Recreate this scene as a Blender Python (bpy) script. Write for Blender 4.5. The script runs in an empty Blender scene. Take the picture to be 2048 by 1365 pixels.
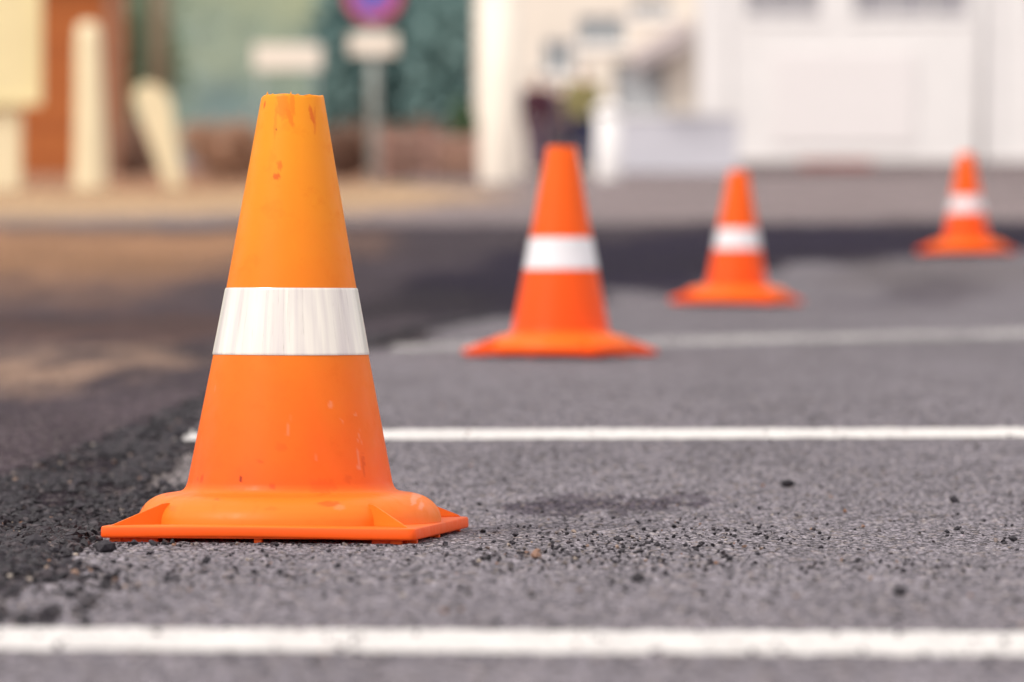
import bpy, bmesh, math, random
import numpy as np
from mathutils import Vector, Matrix
PI = math.pi
R = math.radians
rnd = random.Random(7)
rng = np.random.default_rng(11)
S = bpy.context.scene
COL = S.collection
H = 0.1557            # eye height above the asphalt at the first cone
F = 8500.0            # focal length in photograph pixels (2048 wide)

# ------------------------------------------------------------------ terrain profile
PY = [-400, -30, 0, 3.45, 3.9, 4.75, 6.95, 9.0, 11.05, 14.75, 25, 40, 60, 80, 120, 200, 420]
PZ = [0, 0, 0, 0, .010, .0525, .128, .188, .247, .455, .93, 1.577, 2.45, 3.33, 5.25, 9.5, 22]
_m = np.zeros(len(PY)); _d = np.diff(PZ) / np.diff(PY)
for i in range(1, len(PY) - 1):
    if _d[i - 1] * _d[i] > 0:
        h0, h1 = PY[i] - PY[i - 1], PY[i + 1] - PY[i]
        w1, w2 = 2 * h1 + h0, h1 + 2 * h0
        _m[i] = (w1 + w2) / (w1 / _d[i - 1] + w2 / _d[i])
_m[-1] = _d[-1]
def G(y):
    y = np.asarray(y, float)
    k = np.clip(np.searchsorted(PY, y) - 1, 0, len(PY) - 2)
    xa = np.asarray(PY, float); za = np.asarray(PZ, float)
    h = xa[k + 1] - xa[k]; t = np.clip((y - xa[k]) / h, 0, 1)
    return ((1 + 2 * t) * (1 - t) ** 2 * za[k] + t * (1 - t) ** 2 * h * _m[k]
            + t * t * (3 - 2 * t) * za[k + 1] + t * t * (t - 1) * h * _m[k + 1])
_Y = np.exp(np.linspace(math.log(1.6), math.log(400), 6000))
_V = 682.5 - (G(_Y) - H) / _Y * F
def gp(px, py):
    """photograph pixel -> ground point (x, y)"""
    i = int(np.argmin(np.abs(_V - py))); y = float(_Y[i])
    return ((px - 1024) / F * y, y)
def at(px, d):
    return (px - 1024) / F * d
def hz(py, d):
    return H + (682.5 - py) / F * d

def lin(c):
    c = c / 255.0
    return c / 12.92 if c <= 0.04045 else ((c + 0.055) / 1.055) ** 2.4
def srgb(r, g, b, k=1.0):
    return (lin(r) * k, lin(g) * k, lin(b) * k)

# ------------------------------------------------------------------ node helpers
class NT:
    def __init__(s, name):
        s.m = bpy.data.materials.new(name); s.m.use_nodes = True
        s.t = s.m.node_tree; s.t.nodes.clear()
        s.out = s.t.nodes.new('ShaderNodeOutputMaterial')
        s.b = s.t.nodes.new('ShaderNodeBsdfPrincipled')
        s.t.links.new(s.b.outputs[0], s.out.inputs[0])
    def n(s, typ, **kw):
        nd = s.t.nodes.new(typ)
        for k, v in kw.items(): setattr(nd, k, v)
        return nd
    def l(s, a, b): s.t.links.new(a, b)
    def put(s, sock, v):
        if hasattr(v, 'default_value') or isinstance(v, bpy.types.NodeSocket): s.l(v, sock)
        else:
            if isinstance(v, tuple) and len(v) == 3 and len(sock.default_value) == 4: v = (*v, 1)
            sock.default_value = v
    def math(s, op, a, b=None, clamp=False):
        nd = s.n('ShaderNodeMath', operation=op, use_clamp=clamp)
        s.put(nd.inputs[0], a)
        if b is not None: s.put(nd.inputs[1], b)
        return nd.outputs[0]
    def mix(s, f, a, b, mode='MIX'):
        nd = s.n('ShaderNodeMix', data_type='RGBA', blend_type=mode)
        s.put(nd.inputs[0], f); s.put(nd.inputs[6], a); s.put(nd.inputs[7], b)
        return nd.outputs[2]
    def mr(s, v, a, b, c=0.0, d=1.0):
        nd = s.n('ShaderNodeMapRange'); s.put(nd.inputs[0], v)
        for i, q in enumerate((a, b, c, d)): nd.inputs[i + 1].default_value = q
        return nd.outputs[0]
    def coord(s, scale=(1, 1, 1)):
        tc = s.n('ShaderNodeTexCoord'); mp = s.n('ShaderNodeMapping')
        mp.inputs['Scale'].default_value = scale
        s.l(tc.outputs['Object'], mp.inputs[0]); return mp.outputs[0]
    def noise(s, vec, scale, detail=3, rough=.55, out=0):
        nd = s.n('ShaderNodeTexNoise'); s.l(vec, nd.inputs['Vector'])
        nd.inputs['Scale'].default_value = scale; nd.inputs['Detail'].default_value = detail
        nd.inputs['Roughness'].default_value = rough; return nd.outputs[out]
    def vor(s, vec, scale, feature='F1'):
        nd = s.n('ShaderNodeTexVoronoi', feature=feature); s.l(vec, nd.inputs['Vector'])
        nd.inputs['Scale'].default_value = scale; return nd
    def sep(s, c):
        nd = s.n('ShaderNodeSeparateColor'); s.l(c, nd.inputs[0]); return nd.outputs
    def bump(s, h, strength=.3, dist=.01):
        nd = s.n('ShaderNodeBump'); nd.inputs['Strength'].default_value = strength
        nd.inputs['Distance'].default_value = dist; s.l(h, nd.inputs['Height'])
        s.l(nd.outputs[0], s.b.inputs['Normal'])

def simple(name, c, rough=.6, var=.12, scale=6, dirt=None, metal=0, bump=0):
    t = NT(name); v = t.coord()
    n = t.noise(v, scale, 4)
    lo = tuple(x * (1 - var) for x in c); hi = tuple(min(1, x * (1 + var)) for x in c)
    colr = t.mix(t.mr(n, .3, .7), lo, hi)
    if dirt:
        n2 = t.noise(v, scale * .35, 5, .65)
        colr = t.mix(t.mr(n2, .52, .72, 0, .6), colr, dirt)
    t.put(t.b.inputs['Base Color'], colr)
    t.b.inputs['Roughness'].default_value = rough; t.b.inputs['Metallic'].default_value = metal
    if bump: t.bump(n, .4, bump)
    return t.m

# ------------------------------------------------------------------ object helpers
def setp(o, label=None, cat=None, group=None, kind=None):
    if label: o['label'] = label
    if cat: o['category'] = cat
    if group: o['group'] = group
    if kind: o['kind'] = kind
    return o
def link(name, me, mat=None, parent=None, smooth=False):
    o = bpy.data.objects.new(name, me); COL.objects.link(o)
    if mat: me.materials.append(mat)
    if parent: o.parent = parent
    if smooth: me.polygons.foreach_set('use_smooth', [True] * len(me.polygons))
    return o
def mesh(name, V, Fc, mat=None, parent=None, smooth=False):
    me = bpy.data.meshes.new(name); me.from_pydata([tuple(v) for v in V], [], [tuple(f) for f in Fc]); me.update()
    return link(name, me, mat, parent, smooth)
def quads(name, V, Q, mat=None, parent=None, smooth=False):
    """fast mesh from numpy arrays; all faces with the same corner count"""
    me = bpy.data.meshes.new(name); V = np.asarray(V, np.float32); Q = np.asarray(Q, np.int32); k = Q.shape[1]
    me.vertices.add(len(V)); me.vertices.foreach_set('co', V.ravel())
    me.loops.add(Q.size); me.loops.foreach_set('vertex_index', Q.ravel())
    me.polygons.add(len(Q)); me.polygons.foreach_set('loop_start', np.arange(0, Q.size, k, dtype=np.int32))
    me.polygons.foreach_set('loop_total', np.full(len(Q), k, np.int32))
    me.update(calc_edges=True)
    me.polygons.foreach_set('use_smooth', [bool(smooth)] * len(Q))
    return link(name, me, mat, parent, smooth)
def empty(name, loc, rz=0):
    o = bpy.data.objects.new(name, None); COL.objects.link(o)
    o.location = loc; o.rotation_euler = (0, 0, rz); o.empty_display_size = .1; return o
def bm_box(bm, c, s, rz=0, rx=0, ry=0, bev=0):
    m = Matrix.Translation(c) @ Matrix.Rotation(rz, 4, 'Z') @ Matrix.Rotation(ry, 4, 'Y') @ Matrix.Rotation(rx, 4, 'X') @ Matrix.Diagonal((*s, 1))
    r = bmesh.ops.create_cube(bm, size=1, matrix=m)
    if bev:
        es = {e for v in r['verts'] for e in v.link_edges}
        bmesh.ops.bevel(bm, geom=list(es), offset=bev, segments=2, affect='EDGES', profile=.5)
def box(name, c, s, mat, parent=None, rz=0, rx=0, ry=0, bev=0):
    bm = bmesh.new(); bm_box(bm, c, s, rz, rx, ry, bev)
    me = bpy.data.meshes.new(name); bm.to_mesh(me); bm.free(); return link(name, me, mat, parent)
def boxes(name, L, mat, parent=None, bev=0):
    bm = bmesh.new()
    for c, s in L: bm_box(bm, c, s, bev=bev)
    me = bpy.data.meshes.new(name); bm.to_mesh(me); bm.free(); return link(name, me, mat, parent)
def tube(name, pts, rad, mat, parent=None, seg=14):
    V = []; Fc = []; n = len(pts)
    for i, p in enumerate(pts):
        p = Vector(p); a = Vector(pts[max(0, i - 1)]); b = Vector(pts[min(n - 1, i + 1)])
        t = (b - a).normalized(); u = t.orthogonal().normalized(); w = t.cross(u)
        if i and abs(u.dot(pu)) < .99: u = (pu - t * pu.dot(t)).normalized(); w = t.cross(u)
        pu = u; r = rad[i] if isinstance(rad, (list, tuple)) else rad
        for k in range(seg):
            q = 2 * PI * k / seg; V.append(p + (u * math.cos(q) + w * math.sin(q)) * r)
    for i in range(n - 1):
        for k in range(seg):
            Fc.append((i * seg + k, i * seg + (k + 1) % seg, (i + 1) * seg + (k + 1) % seg, (i + 1) * seg + k))
    Fc.append(tuple(range(seg))[::-1]); Fc.append(tuple((n - 1) * seg + k for k in range(seg)))
    return mesh(name, V, Fc, mat, parent, True)
def lathe(prof, seg):
    prof = np.asarray(prof); n = len(prof); a = np.arange(seg) * 2 * PI / seg
    V = np.stack([prof[:, 0, None] * np.cos(a), prof[:, 0, None] * np.sin(a), np.repeat(prof[:, 1, None], seg, 1)], -1).reshape(-1, 3)
    i = np.arange(n - 1)[:, None]; k = np.arange(seg)[None]; k2 = (k + 1) % seg
    Q = np.stack([i * seg + k, i * seg + k2, (i + 1) * seg + k2, (i + 1) * seg + k], -1).reshape(-1, 4)
    return V, Q
def resample(P, step):
    P = np.asarray(P, float); out = [P[0]]
    for a, b in zip(P[:-1], P[1:]):
        n = max(1, int(math.ceil(np.linalg.norm(b - a) / step)))
        for j in range(1, n + 1): out.append(a + (b - a) * j / n)
    return np.array(out)

# ------------------------------------------------------------------ soft polygons on the ground plane
def sdist(X, Yv, poly, ky):
    """signed distance (positive inside) with depth squeezed by ky"""
    px = np.array([p[0] for p in poly]); py = np.array([p[1] for p in poly]) * ky
    x = X; y = Yv * ky; d2 = np.full(x.shape, 1e9); ins = np.zeros(x.shape, bool)
    for i in range(len(px)):
        j = (i + 1) % len(px); ex, ey = px[j] - px[i], py[j] - py[i]
        t = np.clip(((x - px[i]) * ex + (y - py[i]) * ey) / (ex * ex + ey * ey + 1e-12), 0, 1)
        d2 = np.minimum(d2, (x - px[i] - t * ex) ** 2 + (y - py[i] - t * ey) ** 2)
        c = (py[i] > y) != (py[j] > y)
        with np.errstate(divide='ignore', invalid='ignore'):
            xi = ex * (y - py[i]) / (ey if abs(ey) > 1e-12 else 1e-12) + px[i]
        ins ^= c & (x < xi)
    return np.sqrt(d2) * np.where(ins, 1, -1)
def hsh(ix, iy, s):
    v = np.sin(ix * 127.1 + iy * 311.7 + s * 74.7) * 43758.5453
    return v - np.floor(v)
def vnoise(x, y, s=0):
    ix, iy = np.floor(x), np.floor(y); fx, fy = x - ix, y - iy
    fx = fx * fx * (3 - 2 * fx); fy = fy * fy * (3 - 2 * fy)
    return ((hsh(ix, iy, s) * (1 - fx) + hsh(ix + 1, iy, s) * fx) * (1 - fy)
            + (hsh(ix, iy + 1, s) * (1 - fx) + hsh(ix + 1, iy + 1, s) * fx) * fy)
def fbm(x, y, s=0, o=4):
    r = 0; a = .5
    for k in range(o):
        r = r + a * vnoise(x * 2 ** k, y * 2 ** k, s + k); a *= .5
    return r

# edge between the old asphalt (right) and the fresh surfacing (left and beyond)
EDGE = [gp(-260, 1330), gp(-60, 1180), gp(70, 1120), gp(190, 1060), gp(270, 985), gp(330, 900), gp(400, 840), gp(560, 760), gp(700, 700), gp(860, 655), gp(1080, 622), gp(1300, 590), gp(1560, 545), gp(1800, 516), gp(2300, 496)]
FRESH = EDGE + [(3.6, 17.6), (3.6, 21.5), (-1, 19.6), (-30, 19.0), (-30, 1)]
ALB = .61     # picture brightness -> albedo
OLD = np.array(srgb(165, 159, 167)) * ALB
def edge_x_(y): return np.interp(y, [p[1] for p in EDGE], [p[0] for p in EDGE])
def patch(lst): return [gp(*p) for p in lst]
LAYERS = [  # polygon, colour, softness (m), depth squeeze, strength
    # far carriageway and verge, beyond the fresh strip
    ([(-40, 19), (-1, 19.6), (3.6, 21.5), (40, 24), (60, 420), (-60, 420)], srgb(188, 172, 173), .25, .3, 1),
    ([(-40, 21), (-2.6, 21), (-.9, 24), (-.2, 30), (-.1, 38), (-1.2, 48), (-40, 48)], srgb(255, 214, 168), .5, .15, 1),  # left verge: the warm glow is painted into its tan colour
    ([(-40, 36), (-3, 36), (-1.6, 44), (-1.6, 90), (-40, 90)], srgb(222, 160, 116), .5, .15, .8),
    ([(2, 72), (40, 72), (40, 140), (0.5, 140)], srgb(150, 132, 134), .8, .15, .8),
    # fresh surfacing
    (FRESH, srgb(92, 81, 91), .035, .18, 1),
    (patch([(860, 640), (1100, 612), (1330, 580), (1600, 530), (1900, 505), (2150, 500), (2300, 452), (1500, 452), (1100, 490), (800, 560)]), srgb(33, 24, 58), .06, .15, .95),
    (patch([(640, 655), (900, 630), (1000, 600), (820, 590), (640, 610)]), srgb(50, 43, 54), .05, .15, .8),
    # sandy patches on the fresh surface at left, warm glow painted in
    (patch([(-700, 560), (300, 575), (430, 540), (620, 500), (700, 470), (-700, 455)]), srgb(222, 168, 126), .1, .12, .9),
    (patch([(-700, 640), (200, 610), (500, 560), (760, 510), (760, 470), (300, 540), (-700, 560)]), srgb(150, 118, 104), .1, .12, .6),
    (patch([(-700, 700), (-100, 690), (380, 690), (560, 640), (380, 625), (-700, 640)]), srgb(112, 84, 78), .07, .12, .8),
    (patch([(-600, 800), (60, 782), (200, 748), (400, 722), (300, 706), (-600, 712)]), srgb(222, 184, 158), .10, .12, .8),
    (patch([(-300, 1000), (60, 960), (200, 900), (330, 830), (430, 760), (200, 790), (-300, 860)]), srgb(116, 102, 108), .05, .12, .6),
    ([(float(edge_x_(y_)) + .015, y_) for y_ in (2.2, 3, 3.6, 4.1, 4.8, 5.4)] + [(float(edge_x_(y_)) - w_, y_) for y_, w_ in ((5.4, .05), (4.8, .06), (4.1, .15), (3.6, .17), (3, .15), (2.2, .12))], srgb(64, 56, 64), .02, .2, .85),
    # old asphalt: stains and lighter swept areas
    (patch([(1600, 590), (2200, 570), (2200, 520), (1800, 525), (1560, 560)]), srgb(152, 144, 148), .06, .15, .8),
    (patch([(1600, 612), (1720, 616), (1850, 606), (1760, 590), (1620, 600)]), srgb(96, 88, 102), .05, .15, .7),
    (patch([(1780, 585), (1900, 582), (2030, 572), (1880, 564), (1740, 574)]), srgb(104, 96, 108), .05, .15, .6),
    (patch([(1560, 574), (1700, 566), (1800, 552), (1640, 552)]), srgb(112, 102, 112), .05, .15, .6),
    (patch([(760, 692), (860, 668), (960, 652), (900, 648), (740, 675)]), srgb(72, 60, 68), .03, .15, .8),
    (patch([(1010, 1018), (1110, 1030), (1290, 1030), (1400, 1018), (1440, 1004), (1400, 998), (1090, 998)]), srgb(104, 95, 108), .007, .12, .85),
    (patch([(280, 985), (330, 900), (420, 845), (480, 850), (420, 980), (330, 1010)]), srgb(176, 166, 164), .02, .15, .6),
]
def ground_colour(x, y):
    c = np.repeat(OLD[None], len(x), 0)
    wob = (fbm(x * 14, y * 3.2, 5) - .5)
    big = (fbm(x * 3, y * .9, 9) - .5)
    rag = (fbm(x * 4.2, y * 1.3, 41) - .47) * .34
    str_ = fbm(x * 1.6 + y * .25, y * 1.1, 31) - .48
    mid = fbm(x * 45, y * 14, 21) - .5
    c = c * (1 + .30 * big + .22 * wob + .26 * mid)[:, None]
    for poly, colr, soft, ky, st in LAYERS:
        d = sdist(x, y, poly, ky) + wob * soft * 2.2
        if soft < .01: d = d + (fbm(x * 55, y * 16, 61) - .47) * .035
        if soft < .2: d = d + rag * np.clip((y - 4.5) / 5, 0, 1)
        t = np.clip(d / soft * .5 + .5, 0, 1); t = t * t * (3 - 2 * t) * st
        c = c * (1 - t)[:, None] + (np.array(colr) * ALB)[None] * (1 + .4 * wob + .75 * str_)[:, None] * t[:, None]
    return np.clip(c, 0.004, .9)
def edge_x(y):
    ex = np.array([p[0] for p in EDGE]); ey = np.array([p[1] for p in EDGE])
    return np.interp(y, ey, ex)

# ------------------------------------------------------------------ asphalt material
def asphalt(name, paint=False):
    t = NT(name); v = t.coord()
    wn = t.n('ShaderNodeTexNoise'); t.l(v, wn.inputs['Vector']); wn.inputs['Scale'].default_value = 180
    vm = t.n('ShaderNodeVectorMath', operation='MULTIPLY_ADD'); t.l(wn.outputs['Color'], vm.inputs[0])
    vm.inputs[1].default_value = (.0022,) * 3; t.l(v, vm.inputs[2]); w = vm.outputs[0]
    a = t.vor(w, 210); b = t.vor(w, 460); big = t.vor(w, 95)
    ca, cb, cg = t.sep(a.outputs['Color']), t.sep(b.outputs['Color']), t.sep(big.outputs['Color'])
    # per-stone lightness
    var = t.math('ADD', t.math('MULTIPLY', ca[0], .62), t.math('MULTIPLY', cb[0], .5))
    var = t.mr(var, .08, 1.05, .27, 1.86)
    hollow = t.mr(a.outputs['Distance'], .36, .70, 1, .30)      # bitumen between the stones
    isbig = t.math('GREATER_THAN', cg[1], .80)
    bigc = t.mr(big.outputs['Distance'], .30, .42, 1, 0)
    bsel = t.math('MULTIPLY', isbig, bigc)
    dark = t.math('MULTIPLY', t.math('GREATER_THAN', cb[1], .86), t.mr(b.outputs['Distance'], .3, .5, 1, 0))
    pale = t.math('MULTIPLY', t.math('GREATER_THAN', ca[1], .90), t.mr(a.outputs['Distance'], .35, .5, 1, 0))
    pit = t.math('MULTIPLY', t.math('GREATER_THAN', cg[2], .86), t.mr(big.outputs['Distance'], .22, .40, 1, 0))
    # height
    n = t.noise(v, 520, 3, .6); n2 = t.noise(v, 45, 3, .5)
    h = t.math('MULTIPLY', t.math('SUBTRACT', .6, a.outputs['Distance']), .0011)
    h = t.math('ADD', h, t.math('MULTIPLY', t.math('SUBTRACT', .5, b.outputs['Distance']), .0005))
    h = t.math('ADD', h, t.math('MULTIPLY', bsel, .0005)); h = t.math('SUBTRACT', h, t.math('MULTIPLY', pit, .0009))
    h = t.math('ADD', h, t.math('MULTIPLY', n, .0007)); h = t.math('ADD', h, t.math('MULTIPLY', t.math('SUBTRACT', n2, .5), .0026))
    h = t.math('ADD', h, t.math('MULTIPLY', ca[2], .0007))
    dn = t.n('ShaderNodeDisplacement'); dn.inputs['Midlevel'].default_value = 0; dn.inputs['Scale'].default_value = 1
    t.l(h, dn.inputs[0]); t.l(dn.outputs[0], t.out.inputs['Displacement'])
    t.m.displacement_method = 'BOTH'
    if paint:
        base = t.mix(t.mr(t.noise(v, 30, 4), .35, .7), (.72, .70, .68), (.58, .56, .545))
        base = t.mix(t.math('MULTIPLY', t.mr(n, .54, .66), .5), base, (.3, .28, .28))
        t.put(t.b.inputs['Base Color'], base); t.b.inputs['Roughness'].default_value = .55
        # worn through to the asphalt in the hollows and along the ragged edges
        at_ = t.n('ShaderNodeAttribute', attribute_name='wear')
        e = t.math('ADD', t.math('MULTIPLY', t.noise(v, 95, 4, .65), .55), t.math('MULTIPLY', a.outputs['Distance'], .30))
        e = t.math('ADD', e, t.math('MULTIPLY', t.noise(v, 9, 3), .25))
        keep = t.math('GREATER_THAN', at_.outputs['Fac'], e)
        tr = t.n('ShaderNodeBsdfTransparent'); mx = t.n('ShaderNodeMixShader')
        t.l(keep, mx.inputs[0]); t.l(tr.outputs[0], mx.inputs[1]); t.l(t.b.outputs[0], mx.inputs[2]); t.l(mx.outputs[0], t.out.inputs[0])
    else:
        gc = t.n('ShaderNodeAttribute', attribute_name='ground_colour')
        gray = t.n('ShaderNodeCombineColor')
        f = t.math('MULTIPLY', var, hollow)
        for i in range(3): t.l(f, gray.inputs[i])
        base = t.mix(1.0, gc.outputs['Color'], gray.outputs[0], 'MULTIPLY')
        tone = t.mix(cg[0], (.26, .19, .15), (.42, .37, .34))
        base = t.mix(t.math('MULTIPLY', bsel, .34), base, tone)
        base = t.mix(t.math('MULTIPLY', pale, .5), base, (.42, .38, .36))
        base = t.mix(t.math('MULTIPLY', dark, .8), base, (.022, .019, .026))
        base = t.mix(t.math('MULTIPLY', pit, .7), base, (.03, .026, .034))
        t.put(t.b.inputs['Base Color'], base)
        t.b.inputs['Roughness'].default_value = .8
        t.b.inputs['Specular IOR Level'].default_value = .04
    return t.m
M_ASPH = asphalt('asphalt')
M_LINE = asphalt('road_paint', True)

# ------------------------------------------------------------------ the ground sheet
def grow(start, end, step, ratio):
    out = []; v = start; s = step
    while v < end:
        s *= ratio; v += s; out.append(min(v, end))
    return out
xs = np.arange(-.64, .56, .0016)
xs = np.concatenate([-np.array(grow(.64, 420, .0016, 1.035))[::-1], xs, grow(float(xs[-1]), 420, .0016, 1.035)])
ysf = np.arange(1.88, 4.0, .0024)
ys = np.concatenate([-np.array(grow(-1.88, 60, .0024, 1.05))[::-1], ysf, grow(float(ysf[-1]), 420, .0024, 1.009)])
XX, YY = np.meshgrid(xs, ys)
fx, fy = XX.ravel(), YY.ravel()
V = np.stack([fx, fy, G(fy)], -1)
ny, nx = XX.shape
i = np.arange(ny - 1)[:, None] * nx + np.arange(nx - 1)[None]
Q = np.stack([i, i + 1, i + nx + 1, i + nx], -1).reshape(-1, 4)
ground = quads('ground', V, Q, M_ASPH, smooth=True)
setp(ground, 'grey asphalt car park rising gently towards the buildings', kind='structure')
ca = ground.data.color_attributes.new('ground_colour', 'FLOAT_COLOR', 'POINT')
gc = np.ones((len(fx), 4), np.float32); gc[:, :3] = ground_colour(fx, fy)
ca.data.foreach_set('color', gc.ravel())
print('ground', ny, nx)

# ------------------------------------------------------------------ painted parking lines
def line(name, label, p0, p1, w0, w1, dx, dy, lift, wear):
    """p0->p1 along the line (x,y); w widths at the ends"""
    L = math.dist(p0, p1); nu = int(L / dx) + 1; nv = max(4, int(max(w0, w1) / dy) + 1)
    u = np.linspace(0, 1, nu); v = np.linspace(-.5, .5, nv)
    U, Vv = np.meshgrid(u, v); U = U.ravel(); Vv = Vv.ravel()
    w = w0 + (w1 - w0) * U
    x = p0[0] + (p1[0] - p0[0]) * U; y = p0[1] + (p1[1] - p0[1]) * U + Vv * w
    P = np.stack([x, y, G(y) + lift], -1)
    i = np.arange(nv - 1)[:, None] * nu + np.arange(nu - 1)[None]
    Qd = np.stack([i, i + 1, i + nu + 1, i + nu], -1).reshape(-1, 4)
    o = quads(name, P, Qd, M_LINE, smooth=True)
    at_ = o.data.attributes.new('wear', 'FLOAT', 'POINT')
    e = np.clip((.5 - np.abs(Vv)) * w / .022, 0, 1) ** .6 * wear
    end = np.clip((x - p0[0]) / .05, 0, 1)
    at_.data.foreach_set('value', (np.minimum(e, wear * end) ).astype(np.float32))
    setp(o, label, kind='structure'); return o
line('parking_line', 'white painted line across the asphalt in the foreground', (-1.4, 2.291), (1.4, 2.083), .174, .196, .0024, .0028, .0007, .80)
gx, gy = gp(318, 866)
line('parking_line', 'white painted line running behind the large cone', (gx, 4.70), (2.6, 4.83), .188, .205, .004, .005, .0009, .80)
line('parking_line', 'faded white painted line beyond the second cone', gp(730, 699), gp(3200, 642), .40, .78, .01, .02, .0012, .53)

# ------------------------------------------------------------------ loose stones
M_CRUMB = None
def stone_material(name, dark=.02, spread=.05, light=.1):
    t = NT(name); v = t.coord()
    a = t.n('ShaderNodeAttribute', attribute_name='tone')
    colr = t.n('ShaderNodeValToRGB'); cr = colr.color_ramp
    cr.elements[0].position = 0; cr.elements[0].color = (.006, .005, .009, 1)
    cr.elements[1].position = 1; cr.elements[1].color = (.42, .38, .33, 1)
    for p, c in ((.55, (.014, .011, .018)), (.80, (.05, .040, .046)), (.88, (.20, .17, .16)), (.94, (.24, .12, .07))):
        e = cr.elements.new(p); e.color = (*c, 1)
    t.l(a.outputs['Fac'], colr.inputs[0])
    n = t.noise(v, 700, 3, .6)
    t.put(t.b.inputs['Base Color'], t.mix(t.mr(n, .3, .75), colr.outputs[0], t.mix(.16, colr.outputs[0], (.20, .18, .19))))
    t.b.inputs['Roughness'].default_value = .6; t.b.inputs['Specular IOR Level'].default_value = .3
    t.bump(n, .5, .0008)
    return t.m
M_CRUMB = stone_material('bitumen_crumb')
def ico(sub):
    bm = bmesh.new(); bmesh.ops.create_icosphere(bm, subdivisions=sub, radius=1)
    bm.verts.ensure_lookup_table()
    V = np.array([v.co[:] for v in bm.verts]); Fc = np.array([[v.index for v in f.verts] for f in bm.faces]); bm.free(); return V, Fc
ICO1, ICO2 = ico(1), ico(2)
def crumbs(name, x, y, r, tone, sub=ICO1, sink=.2):
    V0, F0 = sub; n = len(x); k = len(V0)
    A = rng.normal(size=(n, 3, 3)); q, _ = np.linalg.qr(A)
    jit = 1 + rng.uniform(-.46, .36, (n, k, 1))
    P = V0[None] * jit
    P = P * rng.uniform(.6, 1.25, (n, 1, 3))
    P = np.einsum('nij,nkj->nki', q, P) * r[:, None, None]
    P[..., 2] *= .72
    P[..., 0] += x[:, None]; P[..., 1] += y[:, None]
    P[..., 2] += (G(y) + .0012 + r * (.62 - sink))[:, None]
    Fc = F0[None] + (np.arange(n) * k)[:, None, None]
    o = quads(name, P.reshape(-1, 3), Fc.reshape(-1, 3), M_CRUMB)
    a = o.data.attributes.new('tone', 'FLOAT', 'POINT')
    a.data.foreach_set('value', np.repeat(tone, k).astype(np.float32)); return o
# spill of crumbs along the edge of the fresh surfacing
X, Y, RR, T = [], [], [], []
def spill(n, y0, y1, wid, off, rmin, rmax, pw):
    y = y0 + (y1 - y0) * rng.random(n) ** 1.1
    w_ = np.interp(y, [2.2, 3.0, 3.6, 4.1, 4.6, 5.2, 7, 10], [.10, .15, .16, .15, .07, .045, .04, .05])
    x = edge_x(y) + off - rng.random(n) ** 1.3 * w_ * wid + rng.normal(0, 1, n) * .010
    cl = fbm(x * 22, y * 8, 3); keep = cl > .30 + .25 * rng.random(n)
    x, y = x[keep], y[keep]
    X.append(x); Y.append(y); RR.append(rmin + (rmax - rmin) * rng.random(len(x)) ** pw); T.append(rng.random(len(x)) ** 2.3)
spill(15000, 2.2, 5.4, 1, .005, .0010, .0056, 2.8)
spill(21000, 2.5, 5.0, .9, .0, .0010, .0044, 2.0)
spill(2400, 2.3, 5.0, 1.1, .075, .0012, .006, 2.4)
spill(3500, 4.6, 10, 1.2, .02, .003, .009, 2)
gx_, gy_, gr_, gt_ = map(np.concatenate, (X, Y, RR, T))
gt_ = np.where(gr_ > .0034, np.minimum(gt_, .78), gt_)
# keep the crumbs from running under the cone base
ok = ~((gx_ > -.318) & (gx_ < -.03) & (gy_ > 3.235) & (gy_ < 3.52))
ok &= ~((np.abs(gy_ - 4.700) < .12) & (gx_ > edge_x(gy_) - .035) & (rng.random(len(gx_)) < .85))
o = crumbs('gravel', gx_[ok], gy_[ok], gr_[ok], gt_[ok])
setp(o, 'dark loose gravel spilled along the edge of the fresh asphalt', 'gravel', kind='stuff')
# thin scatter of grit across the old asphalt
n = 5200
y = 1.95 + 3.6 * rng.random(n) ** 1.0; x = rng.uniform(-1, 1, n) * .13 * y * 1.25
r = .0005 + .0019 * rng.random(n) ** 3.2
bands = [(gp(1075, 1118), .085, 260), (gp(1230, 1100), .09, 200), (gp(1370, 1075), .12, 200), (gp(1420, 1130), .05, 70), (gp(1760, 1135), .05, 90), (gp(330, 1140), .12, 160), (gp(60, 1180), .12, 260)]
for (bx, by), sd, m in bands:
    m = int(m * .6); x = np.concatenate([x, rng.normal(bx, sd * .5, m)]); y = np.concatenate([y, rng.normal(by, sd * 1.1, m)])
    r = np.concatenate([r, .0009 + .0017 * rng.random(m) ** 2])
m = 170; u_ = rng.random(m); x = np.concatenate([x, -.318 + .27 * u_]); y = np.concatenate([y, 3.250 - .042 * u_ - np.abs(rng.normal(0, .012, m))]); r = np.concatenate([r, .0006 + .0013 * rng.random(m) ** 2])
ok = (x > edge_x(y) - .02) & ~((x > -.318) & (x < -.03) & (y > 3.258 - .155 * (x + .318)) & (y < 3.52))
o = crumbs('grit', x[ok], y[ok], r[ok], rng.random(ok.sum()) ** 1.3, sink=.15)
setp(o, 'fine dark grit scattered over the grey asphalt', 'grit', kind='stuff')

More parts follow.
